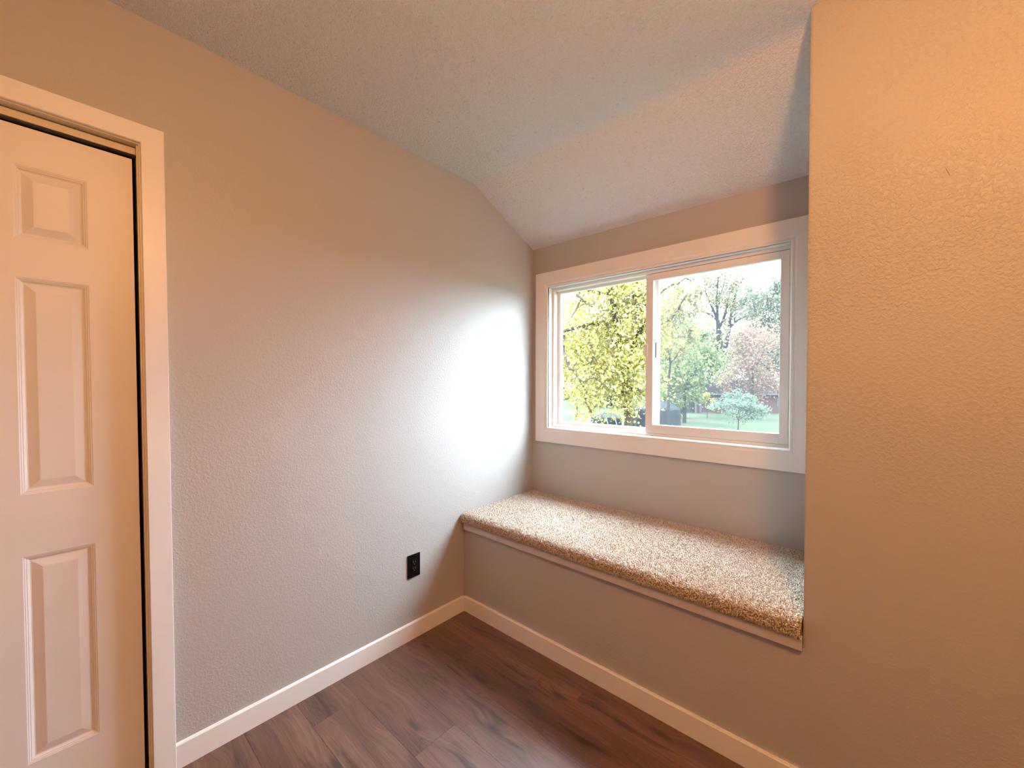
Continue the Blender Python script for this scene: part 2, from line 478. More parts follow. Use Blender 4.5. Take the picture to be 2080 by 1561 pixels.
# floor: slab with planks
floor = structure(MB().box(-T, RX+T, RY-T, 0.1, -0.15, -0.009).build('floor', m_sub))
PW, PL = 0.182, 1.22
plank_mesh = {}
rng = random.Random(5)
def plank(x0, x1, y0, y1):
    key = (round(x1-x0, 3), round(y1-y0, 3))
    if key not in plank_mesh:
        hx, hy = key[0]/2-0.0002, key[1]/2-0.0002
        c = 0.0004
        v = [(-hx,-hy,-.0085),(hx,-hy,-.0085),(hx,hy,-.0085),(-hx,hy,-.0085),
             (-hx,-hy,-c),(hx,-hy,-c),(hx,hy,-c),(-hx,hy,-c),
             (-hx+c,-hy+c,0),(hx-c,-hy+c,0),(hx-c,hy-c,0),(-hx+c,hy-c,0)]
        f = [(0,3,2,1),(8,9,10,11)]
        for i in range(4):
            j = (i+1) % 4
            f += [(i,j,4+j,4+i),(4+i,4+j,8+j,8+i)]
        me = bpy.data.meshes.new('plank'); me.from_pydata(v, [], f); me.materials.append(m_floor)
        plank_mesh[key] = me
    o = bpy.data.objects.new('plank', plank_mesh[key])
    o.location = ((x0+x1)/2, (y0+y1)/2, 0)
    link(o, floor)
y = -0.004
row = 0
while y > RY+0.01:
    y0 = max(y-PW, RY)
    x = 0.004 - [0.38, 0.93, 0.10, 0.66, 1.05, 0.52, 0.25][row % 7]
    while x < RX-0.01:
        a, b = max(x, 0.004), min(x+PL, RX-0.004)
        if b-a > 0.02: plank(a, b, y0, y)
        x += PL
    y = y0; row += 1

# left wall with the closet opening
DY0, DY1, DZ = -2.080, -1.3585, 2.044         # closet opening (y range, head)
LEAN = 0.0075                                 # the door frame stands a little out of plumb
def dl(y_, z_): return y_ + LEAN*(1.0-z_)
prof = [(RY-T, -0.15), (D+0.14, -0.15), (D+0.14, ZS-0.02)] + [(a, b+0.03) for a, b in reversed(CP[1:-1])] + [(RY-T, H+0.03)]
hole = [(dl(DY0-0.015, 0)-.01, -0.005), (dl(DY0-.015, DZ)-.01, DZ+0.012), (dl(DY1, DZ)+0.012, DZ+0.012), (dl(DY1, 0)+0.012, -0.005)]
structure(holed_slab('wall_left', prof, [hole], lambda u, v, t: (t, u, v), -T, 0.0, m_wall))
# L-shaped wall plane: bench front plus the tall wall on the right, with its return into the alcove
SEATZ = 0.4665
outl = [(0.0, -0.1), (RX+T, -0.1), (RX+T, H+0.03), (W, H+0.03), (W, SEATZ), (0.0, SEATZ)]
wall_r = structure(holed_slab('wall_right', outl, [], lambda u, v, t: (u, t, v), 0.0, 0.10, m_wall_r, bevel=0.004))
# a short scratch in the paint of the tall wall
MB().tube([(1.873, 0.0, 1.860), (1.8765, -0.0002, 1.850), (1.881, 0.0, 1.838)], [0.0003, 0.0007, 0.0003], 5).build('scratch', plain('scratch_dark', (0.16, 0.13, 0.10), 0.8, 0.1), wall_r)
structure(MB().box(W+0.001, W+0.12, 0.095, D+0.14, 0.0, H+0.03).build('wall_alcove', m_wall_s))
# window wall
WX0, WX1, WZ0, WZ1 = 0.133, 1.461, 1.003, 1.924
structure(holed_slab('wall_back', [(-0.02, -0.1), (W+0.05, -0.1), (W+0.05, ZS+0.06), (-0.02, ZS+0.06)],
                     [[(WX0-0.006, WZ0-0.006), (WX1+0.006, WZ0-0.006), (WX1+0.006, WZ1+0.006), (WX0-0.006, WZ1+0.006)]],
                     lambda u, v, t: (u, t, v), D, D+0.14, m_wall_s))
# walls behind the camera
structure(MB().box(RX, RX+T, RY-T, 0.1, -0.1, H+0.03).build('wall_side', m_wall))
structure(MB().box(-T, RX+T, RY-T, RY, -0.1, H+0.03).build('wall_rear', m_wall))
# ceiling: flat part and the slope over the alcove, one piece
mb = MB()
poly = CP[:1] + [(0.09, H)] + [(0.09, H+0.2), (RY-T, H+0.2)]
mb.prism(poly, lambda u, v, t: (t, u, v), W+0.10, RX+T)
poly = CP + [(D+0.2, ZS+0.25), (RY-T, H+0.25)]
mb.prism(poly, lambda u, v, t: (t, u, v), -T, W+0.10)
structure(mb.build('ceiling', m_ceil, smooth=False))

# baseboards
HB, BT = 0.0843, 0.013
def base_prof(): return [(0, 0.0), (BT, 0.0), (BT, HB-0.004), (BT-0.003, HB), (0, HB)]
structure(MB().prism(base_prof(), lambda d, z, t: (d, t, z), -1.2985+LEAN*1.0, -0.0).build('baseboard_left', m_trim))
structure(MB().prism(base_prof(), lambda d, z, t: (t, -d, z), 0.0005, RX).build('baseboard_right', m_trim))
structure(MB().prism(base_prof(), lambda d, z, t: (RX-d, t, z), RY, -BT).build('baseboard_side', m_trim))
structure(MB().prism(base_prof(), lambda d, z, t: (t, RY+d, z), 0.0, RX-BT).build('baseboard_rear', m_trim))

# ------------------------------------------------------------------ closet door (bifold)
door = structure(empty('door_1', (0, (DY0+DY1)/2, 0)))
OFF = Vector((0, (DY0+DY1)/2, 0))
def dfn(u, v, h): return (h, dl(u, v)-OFF.y, v)
def dpoint(x, y_, z): return (x, dl(y_, z)-OFF.y, z)
CWD = 0.0575
cprof = [(0.004, 0.0), (0.004, 0.016), (0.006, 0.018), (CWD+0.003, 0.018), (CWD+0.004, 0.016), (CWD+0.004, 0.0)]
drect = (DY0, DY1, 0.0, DZ)
for s in ('left', 'right', 'top'):
    frame_side('casing', drect, s, cprof, dfn, m_trim, door, open_bottom=True)
# jamb boards
jt = 0.0115
def skew_box(name, x0, x1, y0, y1, z0, z1, mat, parent):
    v = [dpoint(x, y_, z) for z in (z0, z1) for (x, y_) in ((x0, y0), (x1, y0), (x1, y1), (x0, y1))]
    f = [(0,3,2,1),(4,5,6,7),(0,1,5,4),(1,2,6,5),(2,3,7,6),(3,0,4,7)]
    return mesh_obj(name, v, f, mat, parent)
skew_box('jamb', -0.118, 0.006, DY1, DY1+jt, 0, DZ+jt, m_jamb, door)
skew_box('jamb', -0.118, 0.006, DY0-jt, DY0, 0, DZ+jt, m_jamb, door)
skew_box('jamb', -0.118, 0.006, DY0, DY1, DZ, DZ+jt, m_jamb, door)
skew_box('stop', -0.010, -0.002, DY1-0.004, DY1, 0, DZ-0.002, m_jamb, door)
# overhead track: grey rail with a pale front lip
skew_box('track', -0.062, -0.028, DY0+0.002, DY1-0.002, DZ-0.020, DZ, m_track, door)
skew_box('track_lip', -0.028, -0.022, DY0+0.002, DY1-0.002, DZ-0.024, DZ-0.004, m_jamb, door)
skew_box('pivot_bracket', -0.055, -0.03, DY1-0.012, DY1, 0.004, 0.05, m_black, door)
# leaves
LX = -0.030                                    # room-side face
LEAF_T = 0.035
LZ0, LZ1 = 0.016, 2.006
def door_leaf(y0, y1, panels):
    leaf_holes = [[(a, c), (b, c), (b, d), (a, d)] for a, b, c, d in panels]
    leaf = holed_slab('door_leaf', [(y0, LZ0), (y1, LZ0), (y1, LZ1), (y0, LZ1)], leaf_holes,
                      lambda u, v, t: dpoint(LX+t, u, v), -LEAF_T, 0.0, m_door, door)
    for a, b, c, d in panels:
        # moulded panel: stepped ogee down to a flat, then a bevel rising to the raised field
        steps = [(0.0, 0.0), (0.0022, -0.0012), (0.0042, -0.0014), (0.0060, -0.0034), (0.0082, -0.0037), (0.0102, -0.0062), (0.0130, -0.0085),
                 (0.0155, -0.0088), (0.0355, -0.0030), (0.0372, -0.0026)]
        v = []; f = []
        for i, h in steps:
            v += [dpoint(LX+h, a+i, c+i), dpoint(LX+h, b-i, c+i), dpoint(LX+h, b-i, d-i), dpoint(LX+h, a+i, d-i)]
        for k in range(len(steps)-1):
            for j in range(4):
                jj = (j+1) % 4
                f.append((k*4+j, k*4+jj, (k+1)*4+jj, (k+1)*4+j))
        k = (len(steps)-1)*4
        f.append((k, k+1, k+2, k+3))
        n = len(v)
        v += [dpoint(LX-LEAF_T+0.004, a, c), dpoint(LX-LEAF_T+0.004, b, c), dpoint(LX-LEAF_T+0.004, b, d), dpoint(LX-LEAF_T+0.004, a, d)]
        f.append((n+3, n+2, n+1, n))
        for j in range(4):
            jj = (j+1) % 4
            f.append((n+j, n+jj, jj, j))
        mesh_obj('panel', v, f, m_door, leaf)
PA, PB = -1.6135, -1.4715
rows = [(0.218, 0.808), (0.983, 1.589), (1.698, 1.899)]
yr = DY1-0.0115
lw = 0.354
pan = [(PA, PB, c, d) for c, d in rows]
door_leaf(yr-lw, yr, pan)
sh = -(lw+0.003)
door_leaf(yr-lw+sh, yr+sh, [(a+sh, b+sh, c, d) for a, b, c, d in pan])
# closet behind
structure(MB().box(-0.80, -0.74, DY0-0.2, DY1+0.2, -0.05, H).build('wall_closet', m_dark))
structure(MB().box(-0.80, -T, DY0-0.26, DY0-0.2, -0.05, H).build('wall_closet', m_dark))
structure(MB().box(-0.80, -T, DY1+0.2, DY1+0.26, -0.05, H).build('wall_closet', m_dark))
structure(MB().box(-0.80, -T, DY0-0.26, DY1+0.26, H-0.02, H+0.05).build('ceiling', m_dark))
structure(MB().box(-0.80, -T, DY0-0.26, DY1+0.26, -0.10, -0.001).build('floor', m_dark))

# ------------------------------------------------------------------ window
win = structure(empty('window_1', (0.0, D, 1.0)))
WO = Vector((0, D, 1.0))
def wfn(y0):
    return lambda u, v, h: (u-WO.x, y0-h-WO.y, v-WO.z)
CW = 0.1035
wprof = [(0.0, 0.0), (0.0, 0.011), (0.004, 0.014), (0.008, 0.0135), (0.0105, 0.010), (0.014, 0.010), (0.018, 0.0145), (0.0215, 0.0165), (0.024, 0.018), (CW-0.0015, 0.018), (CW, 0.0165), (CW, 0.0)]
wrect = (WX0, WX1, WZ0, WZ1)
for s in ('left', 'right', 'top', 'bottom'):
    pr = wprof
    if s in ('top', 'bottom'): pr = [(min(d, 0.098), h) if d > 0.05 else (d, h) for d, h in wprof]
    # all four boards share one width so that the mitres close
    cw = 0.098
    pr = [(d if d < 0.05 else cw-(CW-d), h) for d, h in wprof]
    frame_side('casing', wrect, s, pr, wfn(D), m_trim, win)
def wbox(name, x0, x1, y0, y1, z0, z1, mat, parent=win, bevel=0.0):
    mb = MB().box(x0-WO.x, x1-WO.x, y0-WO.y, y1-WO.y, z0-WO.z, z1-WO.z)
    return mb.build(name, mat, parent, bevel=bevel)
# jamb liner boards
wbox('jamb_liner', WX0-0.006, WX0, D-0.010, D+0.14, WZ0, WZ1, m_trim)
wbox('jamb_liner', WX1, WX1+0.006, D-0.010, D+0.14, WZ0, WZ1, m_trim)
wbox('jamb_liner', WX0-0.006, WX1+0.006, D-0.010, D+0.14, WZ1, WZ1+0.006, m_trim)
wbox('sill', WX0-0.006, WX1+0.006, D-0.010, D+0.14, WZ0-0.006, WZ0, m_trim)
# vinyl main frame
FY0 = 0.661
FX0, FX1, FZ0, FZ1 = 0.150, 1.4515, 1.0165, 1.9055
wbox('frame', WX0, FX0, FY0, 0.755, WZ0, WZ1, m_vinyl, bevel=0.001)
wbox('frame', FX1, WX1, FY0, 0.755, WZ0, WZ1, m_vinyl, bevel=0.001)
wbox('frame', FX0, FX1, FY0, 0.755, FZ1, WZ1, m_vinyl, bevel=0.001)
wbox('frame', FX0, FX1, FY0, 0.755, WZ0, FZ0, m_vinyl, bevel=0.001)
wbox('track_rib', FX0, FX1, 0.6945, 0.6975, FZ0, FZ0+0.008, m_vinyl)
wbox('track_rib', FX0, FX1, 0.6945, 0.6975, FZ1-0.008, FZ1, m_vinyl)
def sash(name, outer, glass, y0, y1, left_w=None):
    root = empty(name, (outer[0]-WO.x, y0-WO.y, outer[2]-WO.z), win)
    ox, oz = outer[0], outer[2]
    def b(nm, x0, x1, z0, z1, ya=y0, yb=y1, mat=m_vinyl, bev=0.0012):
        mb = MB().box(x0-ox, x1-ox, ya-y0, yb-y0, z0-oz, z1-oz)
        return mb.build(nm, mat, root, bevel=bev)
    b('stile', outer[0], glass[0], outer[2], outer[3])
    b('stile', glass[1], outer[1], outer[2], outer[3])
    b('rail', glass[0], glass[1], outer[2], glass[2])
    b('rail', glass[0], glass[1], glass[3], outer[3])
    ym = (y0+y1)/2
    b('pane', glass[0]-0.004, glass[1]+0.004, glass[2]-0.004, glass[3]+0.004, ym-0.002, ym+0.002, m_glass, 0.0)
    return root, b
fixed, fb = sash('fixed_sash', (FX0, 0.836, FZ0, FZ1), (0.1735, 0.802, 1.040, 1.8895), 0.700, 0.726)
slide, sb = sash('sliding_sash', (0.7785, FX1-0.001, 1.0185, 1.903), (0.8195, 1.4155, 1.0655, 1.8675), 0.6635, 0.690)
sb('latch', 0.7735, 0.7925, 1.445, 1.515, 0.655, 0.6640, m_vinyl, 0.0015)
sb('latch', 0.7690, 0.7780, 1.462, 1.498, 0.653, 0.6600, m_vinyl, 0.0015)
fb('keeper', 0.8195, 0.8235, 1.44, 1.525, 0.6985, 0.7005, m_black, 0.0)
# insect screen outside the sliding half
scr = empty('insect_screen', (0.8-WO.x, 0.742-WO.y, 1.02-WO.z), win)
def scb(nm, x0, x1, z0, z1, mat, y0=0.738, y1=0.746):
    mb = MB().box(x0-0.8, x1-0.8, y0-0.742, y1-0.742, z0-1.02, z1-1.02)
    return mb.build(nm, mat, scr)
scb('screen_frame', 0.802, 0.820, 1.018, 1.9045, m_vinyl)
scb('screen_frame', 1.434, 1.450, 1.018, 1.9045, m_vinyl)
scb('screen_frame', 0.820, 1.434, 1.018, 1.036, m_vinyl)
scb('screen_frame', 0.820, 1.434, 1.886, 1.9045, m_vinyl)
v = [(0.02, 0, 0.016), (0.634, 0, 0.016), (0.634, 0, 0.866), (0.02, 0, 0.866)]
mesh_obj('screen_mesh', v, [(0, 1, 2, 3)], m_screen, scr)

# ------------------------------------------------------------------ window seat: board, front trim, carpet
seat = thing(empty('window_seat', (W/2, D/2, SEATZ)), 'built-in window seat topped with beige carpet below the window', 'window seat')
SO = Vector((W/2, D/2, SEATZ))
def sfn(y_, z, x): return (x-SO.x, y_-SO.y, z-SO.z)
MB().prism([(0.0, SEATZ+0.0005), (D-0.001, SEATZ+0.0005), (D-0.001, 0.509), (0.0, 0.509)], sfn, 0.003, W-0.003).build('seat_board', m_nose, seat)
nose = [(-0.0005, 0.4665), (-0.0175, 0.4665), (-0.0195, 0.4685), (-0.0200, 0.505), (-0.018, 0.508), (-0.0005, 0.508)]
MB().prism(nose, sfn, 0.016, W-0.001).build('front_trim', m_nose, seat)['label'] = 'greige painted wooden front trim'
# carpet body with a rolled front edge
cprof2 = [(-0.018, 0.509), (-0.0255, 0.513), (-0.029, 0.522), (-0.029, 0.534), (-0.025, 0.544), (-0.016, 0.5505), (0.0, 0.554), (0.03, 0.5555), (D-0.03, 0.5575), (D-0.004, 0.556), (D-0.004, 0.509)]
MB().prism(cprof2, sfn, 0.006, W-0.004).build('carpet', m_backing, seat, smooth=False)
# pile: short bent tufts all over the top and the rolled edge
def make_pile():
    rs = np.random.RandomState(3)
    pr = np.array(cprof2[:-1]); seg = np.diff(pr, axis=0); ln = np.hypot(seg[:, 0], seg[:, 1]); cum = np.concatenate(([0], np.cumsum(ln)))
    n = 84000
    t = rs.rand(n)*cum[-1]
    k = np.clip(np.searchsorted(cum, t)-1, 0, len(ln)-1)
    w = (t-cum[k])/ln[k]
    yz = pr[k]+seg[k]*w[:, None]
    # smooth normals along the profile
    nr = np.stack([seg[:, 1], -seg[:, 0]], 1)/ln[:, None]
    nr = -nr if nr[-3][1] < 0 else nr
    vn = np.zeros_like(pr); vn[:-1] += nr; vn[1:] += nr
    vn /= np.linalg.norm(vn, axis=1)[:, None]
    nn = vn[k]*(1-w[:, None])+vn[k+1]*w[:, None]
    x = 0.004+rs.rand(n)*(W-0.009)
    p0 = np.stack([x, yz[:, 0], yz[:, 1]], 1)
    nrm = np.stack([np.zeros(n), nn[:, 0], nn[:, 1]], 1); nrm /= np.linalg.norm(nrm, axis=1)[:, None]
    nap = np.array([np.sin(x*9)+0.3*np.sin(x*31), np.cos(x*7+yz[:, 0]*11), np.zeros(n)]).T*0.12
    tilt = rs.normal(0, 0.42, (n, 3)) + nap
    h = (0.0065+0.0045*rs.rand(n))[:, None]
    d1 = nrm + tilt*0.6; d1 /= np.linalg.norm(d1, axis=1)[:, None]
    d2 = nrm*0.6 + tilt*1.6; d2 /= np.linalg.norm(d2, axis=1)[:, None]
    side = np.cross(d1, rs.normal(0, 1, (n, 3))); side /= np.linalg.norm(side, axis=1)[:, None]
    side2 = np.cross(d1, side)
    r = (0.0016+0.0009*rs.rand(n))[:, None]
    mid = p0 + d1*h*0.6
    tip = mid + d2*h*0.55
    base = p0 - nrm*0.0015
    V = np.empty((n, 7, 3))
    V[:, 0] = base + side*r; V[:, 1] = base - side*r*0.5 + side2*r*0.87; V[:, 2] = base - side*r*0.5 - side2*r*0.87
    V[:, 3] = mid + side*r*1.05; V[:, 4] = mid - side*r*0.53 + side2*r*0.9; V[:, 5] = mid - side*r*0.53 - side2*r*0.9
    V[:, 6] = tip
    V[:, :, 0] = np.clip(V[:, :, 0], 0.001, W-0.001)
    V[:, :, 1] = np.minimum(V[:, :, 1], D-0.0005)
    V -= np.array(SO)
    q = np.array([[0,1,4,3],[1,2,5,4],[2,0,3,5]]); tr = np.array([[3,4,6],[4,5,6],[5,3,6]])
    off = (np.arange(n)*7)[:, None, None]
    quads = (q[None]+off).reshape(-1, 4); tris = (tr[None]+off).reshape(-1, 3)
    loops = np.concatenate([quads.ravel(), tris.ravel()])
    sizes = np.concatenate([np.full(len(quads), 4), np.full(len(tris), 3)])
    o = raw_mesh('pile', V.reshape(-1, 3), loops, sizes, m_carpet, None, smooth=True)
    return o
pile = make_pile()
pile.parent = seat
pile['kind'] = 'stuff'

# ------------------------------------------------------------------ wall outlet
out = thing(empty('wall_outlet', (0.0, -0.3435, 0.368)), 'black duplex wall outlet with black cover plate on left wall', 'outlet')
def ob(nm, y0, y1, z0, z1, x0, x1, mat, parent=out, bevel=0.0):
    return MB().box(x0, x1, y0, y1, z0, z1).build(nm, mat, parent, bevel=bevel)
ob('cover_plate', -0.0375, 0.0375, -0.0585, 0.0585, 0.0, 0.0055, m_black, bevel=0.0022)
ob('insert', -0.0165, 0.0165, -0.0335, 0.0335, 0.004, 0.0068, m_black, bevel=0.0008)
for zc in (0.0165, -0.0165):
    face = ob('receptacle', -0.014, 0.014, zc-0.0125, zc+0.0125, 0.006, 0.0076, m_black, bevel=0.001)
    for yc in (-0.0062, 0.0062):
        ob('slot', yc-0.0011, yc+0.0011, zc+0.0005, zc+0.0085, 0.0072, 0.0079, m_slot, face)
    cv = [(0.0079, 0.0022*math.cos(a), zc-0.0068+0.0022*math.sin(a)) for a in [i*math.pi/5 for i in range(10)]]
    mesh_obj('ground_hole', cv, [tuple(range(10))], m_slot, face)
for zc in (0.046, -0.046):
    cv = [(0.0060, 0.0028*math.cos(a), zc+0.0028*math.sin(a)) for a in [i*math.pi/5 for i in range(10)]]
    mesh_obj('screw', [(x-0.002, y_, z) for x, y_, z in cv]+cv, [tuple(range(10, 20))]+[(i, (i+1) % 10, 10+(i+1) % 10, 10+i) for i in range(10)], m_black, out)

# ------------------------------------------------------------------ the room's ceiling lamp (lights the scene, just out of frame)
lamp = thing(empty('ceiling_lamp', (LAMP_AT[0], LAMP_AT[1], H)), 'ceiling lamp with lit glass globe on short stem', 'lamp')
def lathe(name, prof, mat, parent, k=32):
    v = []; f = []
    for r, z in prof:
        v += [(r*math.cos(2*math.pi*i/k), r*math.sin(2*math.pi*i/k), z) for i in range(k)]
    for j in range(len(prof)-1):
        for i in range(k):
            ii = (i+1) % k
            f.append((j*k+i, j*k+ii, (j+1)*k+ii, (j+1)*k+i))
    f.append(tuple(range(k))); f.append(tuple(reversed(range((len(prof)-1)*k, len(prof)*k))))
    return mesh_obj(name, v, f, mat, parent, smooth=True)
lathe('pan', [(0.06, -0.001), (0.062, -0.010), (0.055, -0.022), (0.012, -0.026), (0.012, -0.105), (0.045, -0.112), (0.045, -0.125)], m_brushed, lamp)
lathe('glass_globe', [(0.02, -0.122)] + [(0.105*math.sin(a), -0.222+0.105*math.cos(a)) for a in [0.35+i*(math.pi-0.45)/10 for i in range(11)]], m_lamp, lamp)

# ------------------------------------------------------------------ outdoors
OUT = 1.3
GZ = -3.0                                        # the room is upstairs
lawn = mesh_obj('lawn', [(-220, D+0.3, GZ), (160, D+0.3, GZ), (160, 260, GZ), (-220, 260, GZ)], [(0, 1, 2, 3)], lawn_mat())
structure(lawn)

def bark(name, col):
    m, nt, p, o = new_mat(name)
    tc = N(nt, 'ShaderNodeTexCoord')
    n = N(nt, 'ShaderNodeTexNoise', Scale=6.0, Detail=5.0); nt.links.new(tc.outputs['Object'], n.inputs['Vector'])
    c = ramp(nt, n.outputs['Fac'], [(0.3, tuple(x*0.6 for x in col)), (0.7, tuple(x*1.35 for x in col))])
    nt.links.new(c.outputs['Color'], p.inputs['Base Color']); p.inputs['Roughness'].default_value = 0.95
    p.inputs['Specular IOR Level'].default_value = 0.02
    return m
m_bark = bark('grey_bark', (0.018, 0.017, 0.016))
m_bark2 = bark('pale_bark', (0.040, 0.038, 0.034))
m_bark3 = bark('brown_bark', (0.034, 0.024, 0.018))

def leaf_mat(name, cols):
    n = len(cols)
    cols = [tuple(x*OUT for x in c) for c in cols]
    return island_mat(name, [((i+0.5)/n, c) for i, c in enumerate(cols)], 0.9, 0.45, 0.015)
lm_yellow = leaf_mat('yellow_leaf', [(0.088, 0.085, 0.024), (0.160, 0.125, 0.028), (0.200, 0.145, 0.034), (0.215, 0.165, 0.055), (0.125, 0.130, 0.045), (0.190, 0.125, 0.045), (0.090, 0.105, 0.040), (0.220, 0.185, 0.085)])
lm_tan = leaf_mat('tan_leaf', [(0.095, 0.082, 0.038), (0.13, 0.108, 0.048), (0.16, 0.118, 0.055), (0.085, 0.088, 0.045)])
lm_green = leaf_mat('light_green_leaf', [(0.070, 0.092, 0.036), (0.095, 0.115, 0.045), (0.125, 0.130, 0.052), (0.060, 0.076, 0.036)])
lm_red = leaf_mat('russet_leaf', [(0.120, 0.062, 0.052), (0.14, 0.085, 0.066), (0.085, 0.040, 0.038), (0.155, 0.120, 0.062), (0.105, 0.078, 0.066)])
lm_grey = leaf_mat('grey_green_leaf', [(0.072, 0.082, 0.055), (0.092, 0.098, 0.066), (0.115, 0.108, 0.066)])
lm_blue = leaf_mat('blue_green_leaf', [(0.066, 0.088, 0.060), (0.088, 0.108, 0.074), (0.055, 0.072, 0.052)])
lm_dark = leaf_mat('dark_green_leaf', [(0.034, 0.044, 0.030), (0.05, 0.06, 0.038), (0.026, 0.034, 0.026)])
lm_pale = leaf_mat('pale_yellow_leaf', [(0.105, 0.098, 0.055), (0.125, 0.112, 0.058), (0.095, 0.10, 0.055), (0.085, 0.085, 0.055)])

def leaf_cloud(name, P, size, mat, parent, origin, rs, star=False):
    """small folded leaf blades, each its own loose piece"""
    n = len(P)
    a = rs.normal(0, 1, (n, 3)); a[:, 2] *= 0.7; a /= np.linalg.norm(a, axis=1)[:, None]
    b = np.cross(a, rs.normal(0, 1, (n, 3))); b /= np.linalg.norm(b, axis=1)[:, None]
    c = np.cross(a, b)
    s = (size*(0.65+0.7*rs.rand(n)))[:, None]
    if star:   # lobed leaf: a five-pointed outline
        ang = np.array([0, 36, 72, 108, 144, 180, 216, 252, 288, 324])*math.pi/180
        rad = np.array([1.0, .42, .92, .38, .62, .30, .62, .38, .92, .42])
        V = np.stack([P + (a*math.cos(t)+b*math.sin(t))*s*0.62*r + c*s*0.12*math.cos(2*t) for t, r in zip(ang, rad)], 1)
        k = 10
        loops = (np.arange(n)*k)[:, None] + np.arange(k)[None]
        sizes = np.full(n, k)
    else:
        V = np.stack([P - a*s*0.6, P + b*s*0.36 + c*s*0.1, P + a*s*0.6, P - b*s*0.36 + c*s*0.1], 1)
        k = 4
        loops = (np.arange(n)*k)[:, None] + np.arange(k)[None]
        sizes = np.full(n, k)
    V = V - np.array(origin)
    o = raw_mesh(name, V.reshape(-1, 3), loops.ravel(), sizes, mat, parent)
    o['kind'] = 'stuff'
    return o

def grow(mb, rs, p, d, length, rad, depth, tips, spread=0.6, up=0.12, seg=4, k=5, kids=3):
    pts = [Vector(p)]; rr = [rad]
    d = Vector(d).normalized()
    for i in range(seg):
        d = (d + Vector(rs.normal(0, 0.16, 3).tolist()) + Vector((0, 0, up*0.5))).normalized()
        pts.append(pts[-1] + d*(length/seg)); rr.append(rad*(1-0.55*(i+1)/seg))
    mb.tube(pts, rr, k)
    if depth == 0:
        tips += [pts[-1], pts[-2], pts[-3]]
        return
    for c in range(kids):
        at = pts[-1] if c == 0 else pts[rs.randint(max(1, seg-2), seg+1)]
        nd = (d + Vector(rs.normal(0, spread, 3).tolist()) + Vector((0, 0, up))).normalized()
        grow(mb, rs, at, nd, length*(0.62+0.2*rs.rand()), rr[-1]*0.8, depth-1, tips, spread, up, seg, max(3, k-1), kids)

def tree(name, label, base, height, trunk_r, crowns, leaf, nleaf, lmat, bmat, seed, trunk_to=0.4, depth=3, spread=0.6, clump=0.0, cat='tree', group=None, star=False, kids=3, surf=0.5, limb_len=None):
    """crowns: list of (dx,dy,z,rx,ry,rz) ellipsoids; leaves gather in clumps on them and round branch tips"""
    rs = np.random.RandomState(seed)
    base = Vector(base)
    root = thing(empty(name, tuple(base)), label, cat, group)
    mb = MB(); tips = []
    tp = [base + Vector((rs.normal(0, .01)*height*i/4, rs.normal(0, .01)*height*i/4, height*trunk_to*i/4)) for i in range(5)]
    mb.tube(tp, [trunk_r*(1.15-0.11*i) for i in range(5)], 8)
    ll = limb_len or height*(1-trunk_to)*0.42
    for i in range(max(2, kids)):
        dd = Vector((math.cos(i*2.4+seed), math.sin(i*2.4+seed), 1.3))
        grow(mb, rs, tp[-1], dd, ll, trunk_r*0.55, depth-1, tips, spread, 0.12, 4, 5, kids)
    mb.v = [tuple(Vector(q)-base) for q in mb.v]
    mb.build('trunk', bmat, root)
    P = []
    tot = sum(c[3]*c[4]*c[5] for c in crowns)
    for dx, dy, cz, rx, ry, rz in crowns:
        n = int(nleaf*rx*ry*rz/tot)
        ncl = max(6, int(n/70))
        u = rs.normal(0, 1, (ncl, 3)); u /= np.linalg.norm(u, axis=1)[:, None]
        u *= (surf+(1-surf)*rs.rand(ncl)**0.6)[:, None]
        cl = u*np.array([rx, ry, rz])
        w = rs.rand(ncl)**0.5+0.2
        idx = rs.choice(ncl, n, p=w/w.sum())
        q = cl[idx] + rs.normal(0, 1, (n, 3))*np.array([rx, ry, rz])*(clump or 0.13)
        P.append(q + np.array([base.x+dx, base.y+dy, cz]))
    if tips and depth > 1:
        tt = np.array([tuple(t) for t in tips])
        n = nleaf//5
        P.append(tt[rs.randint(0, len(tt), n)] + rs.normal(0, leaf*2.2, (n, 3)))
    P = np.concatenate(P)
    P = P[P[:, 2] > GZ+0.15]
    leaf_cloud('foliage', P, leaf, lmat, root, tuple(base), rs, star)
    return root

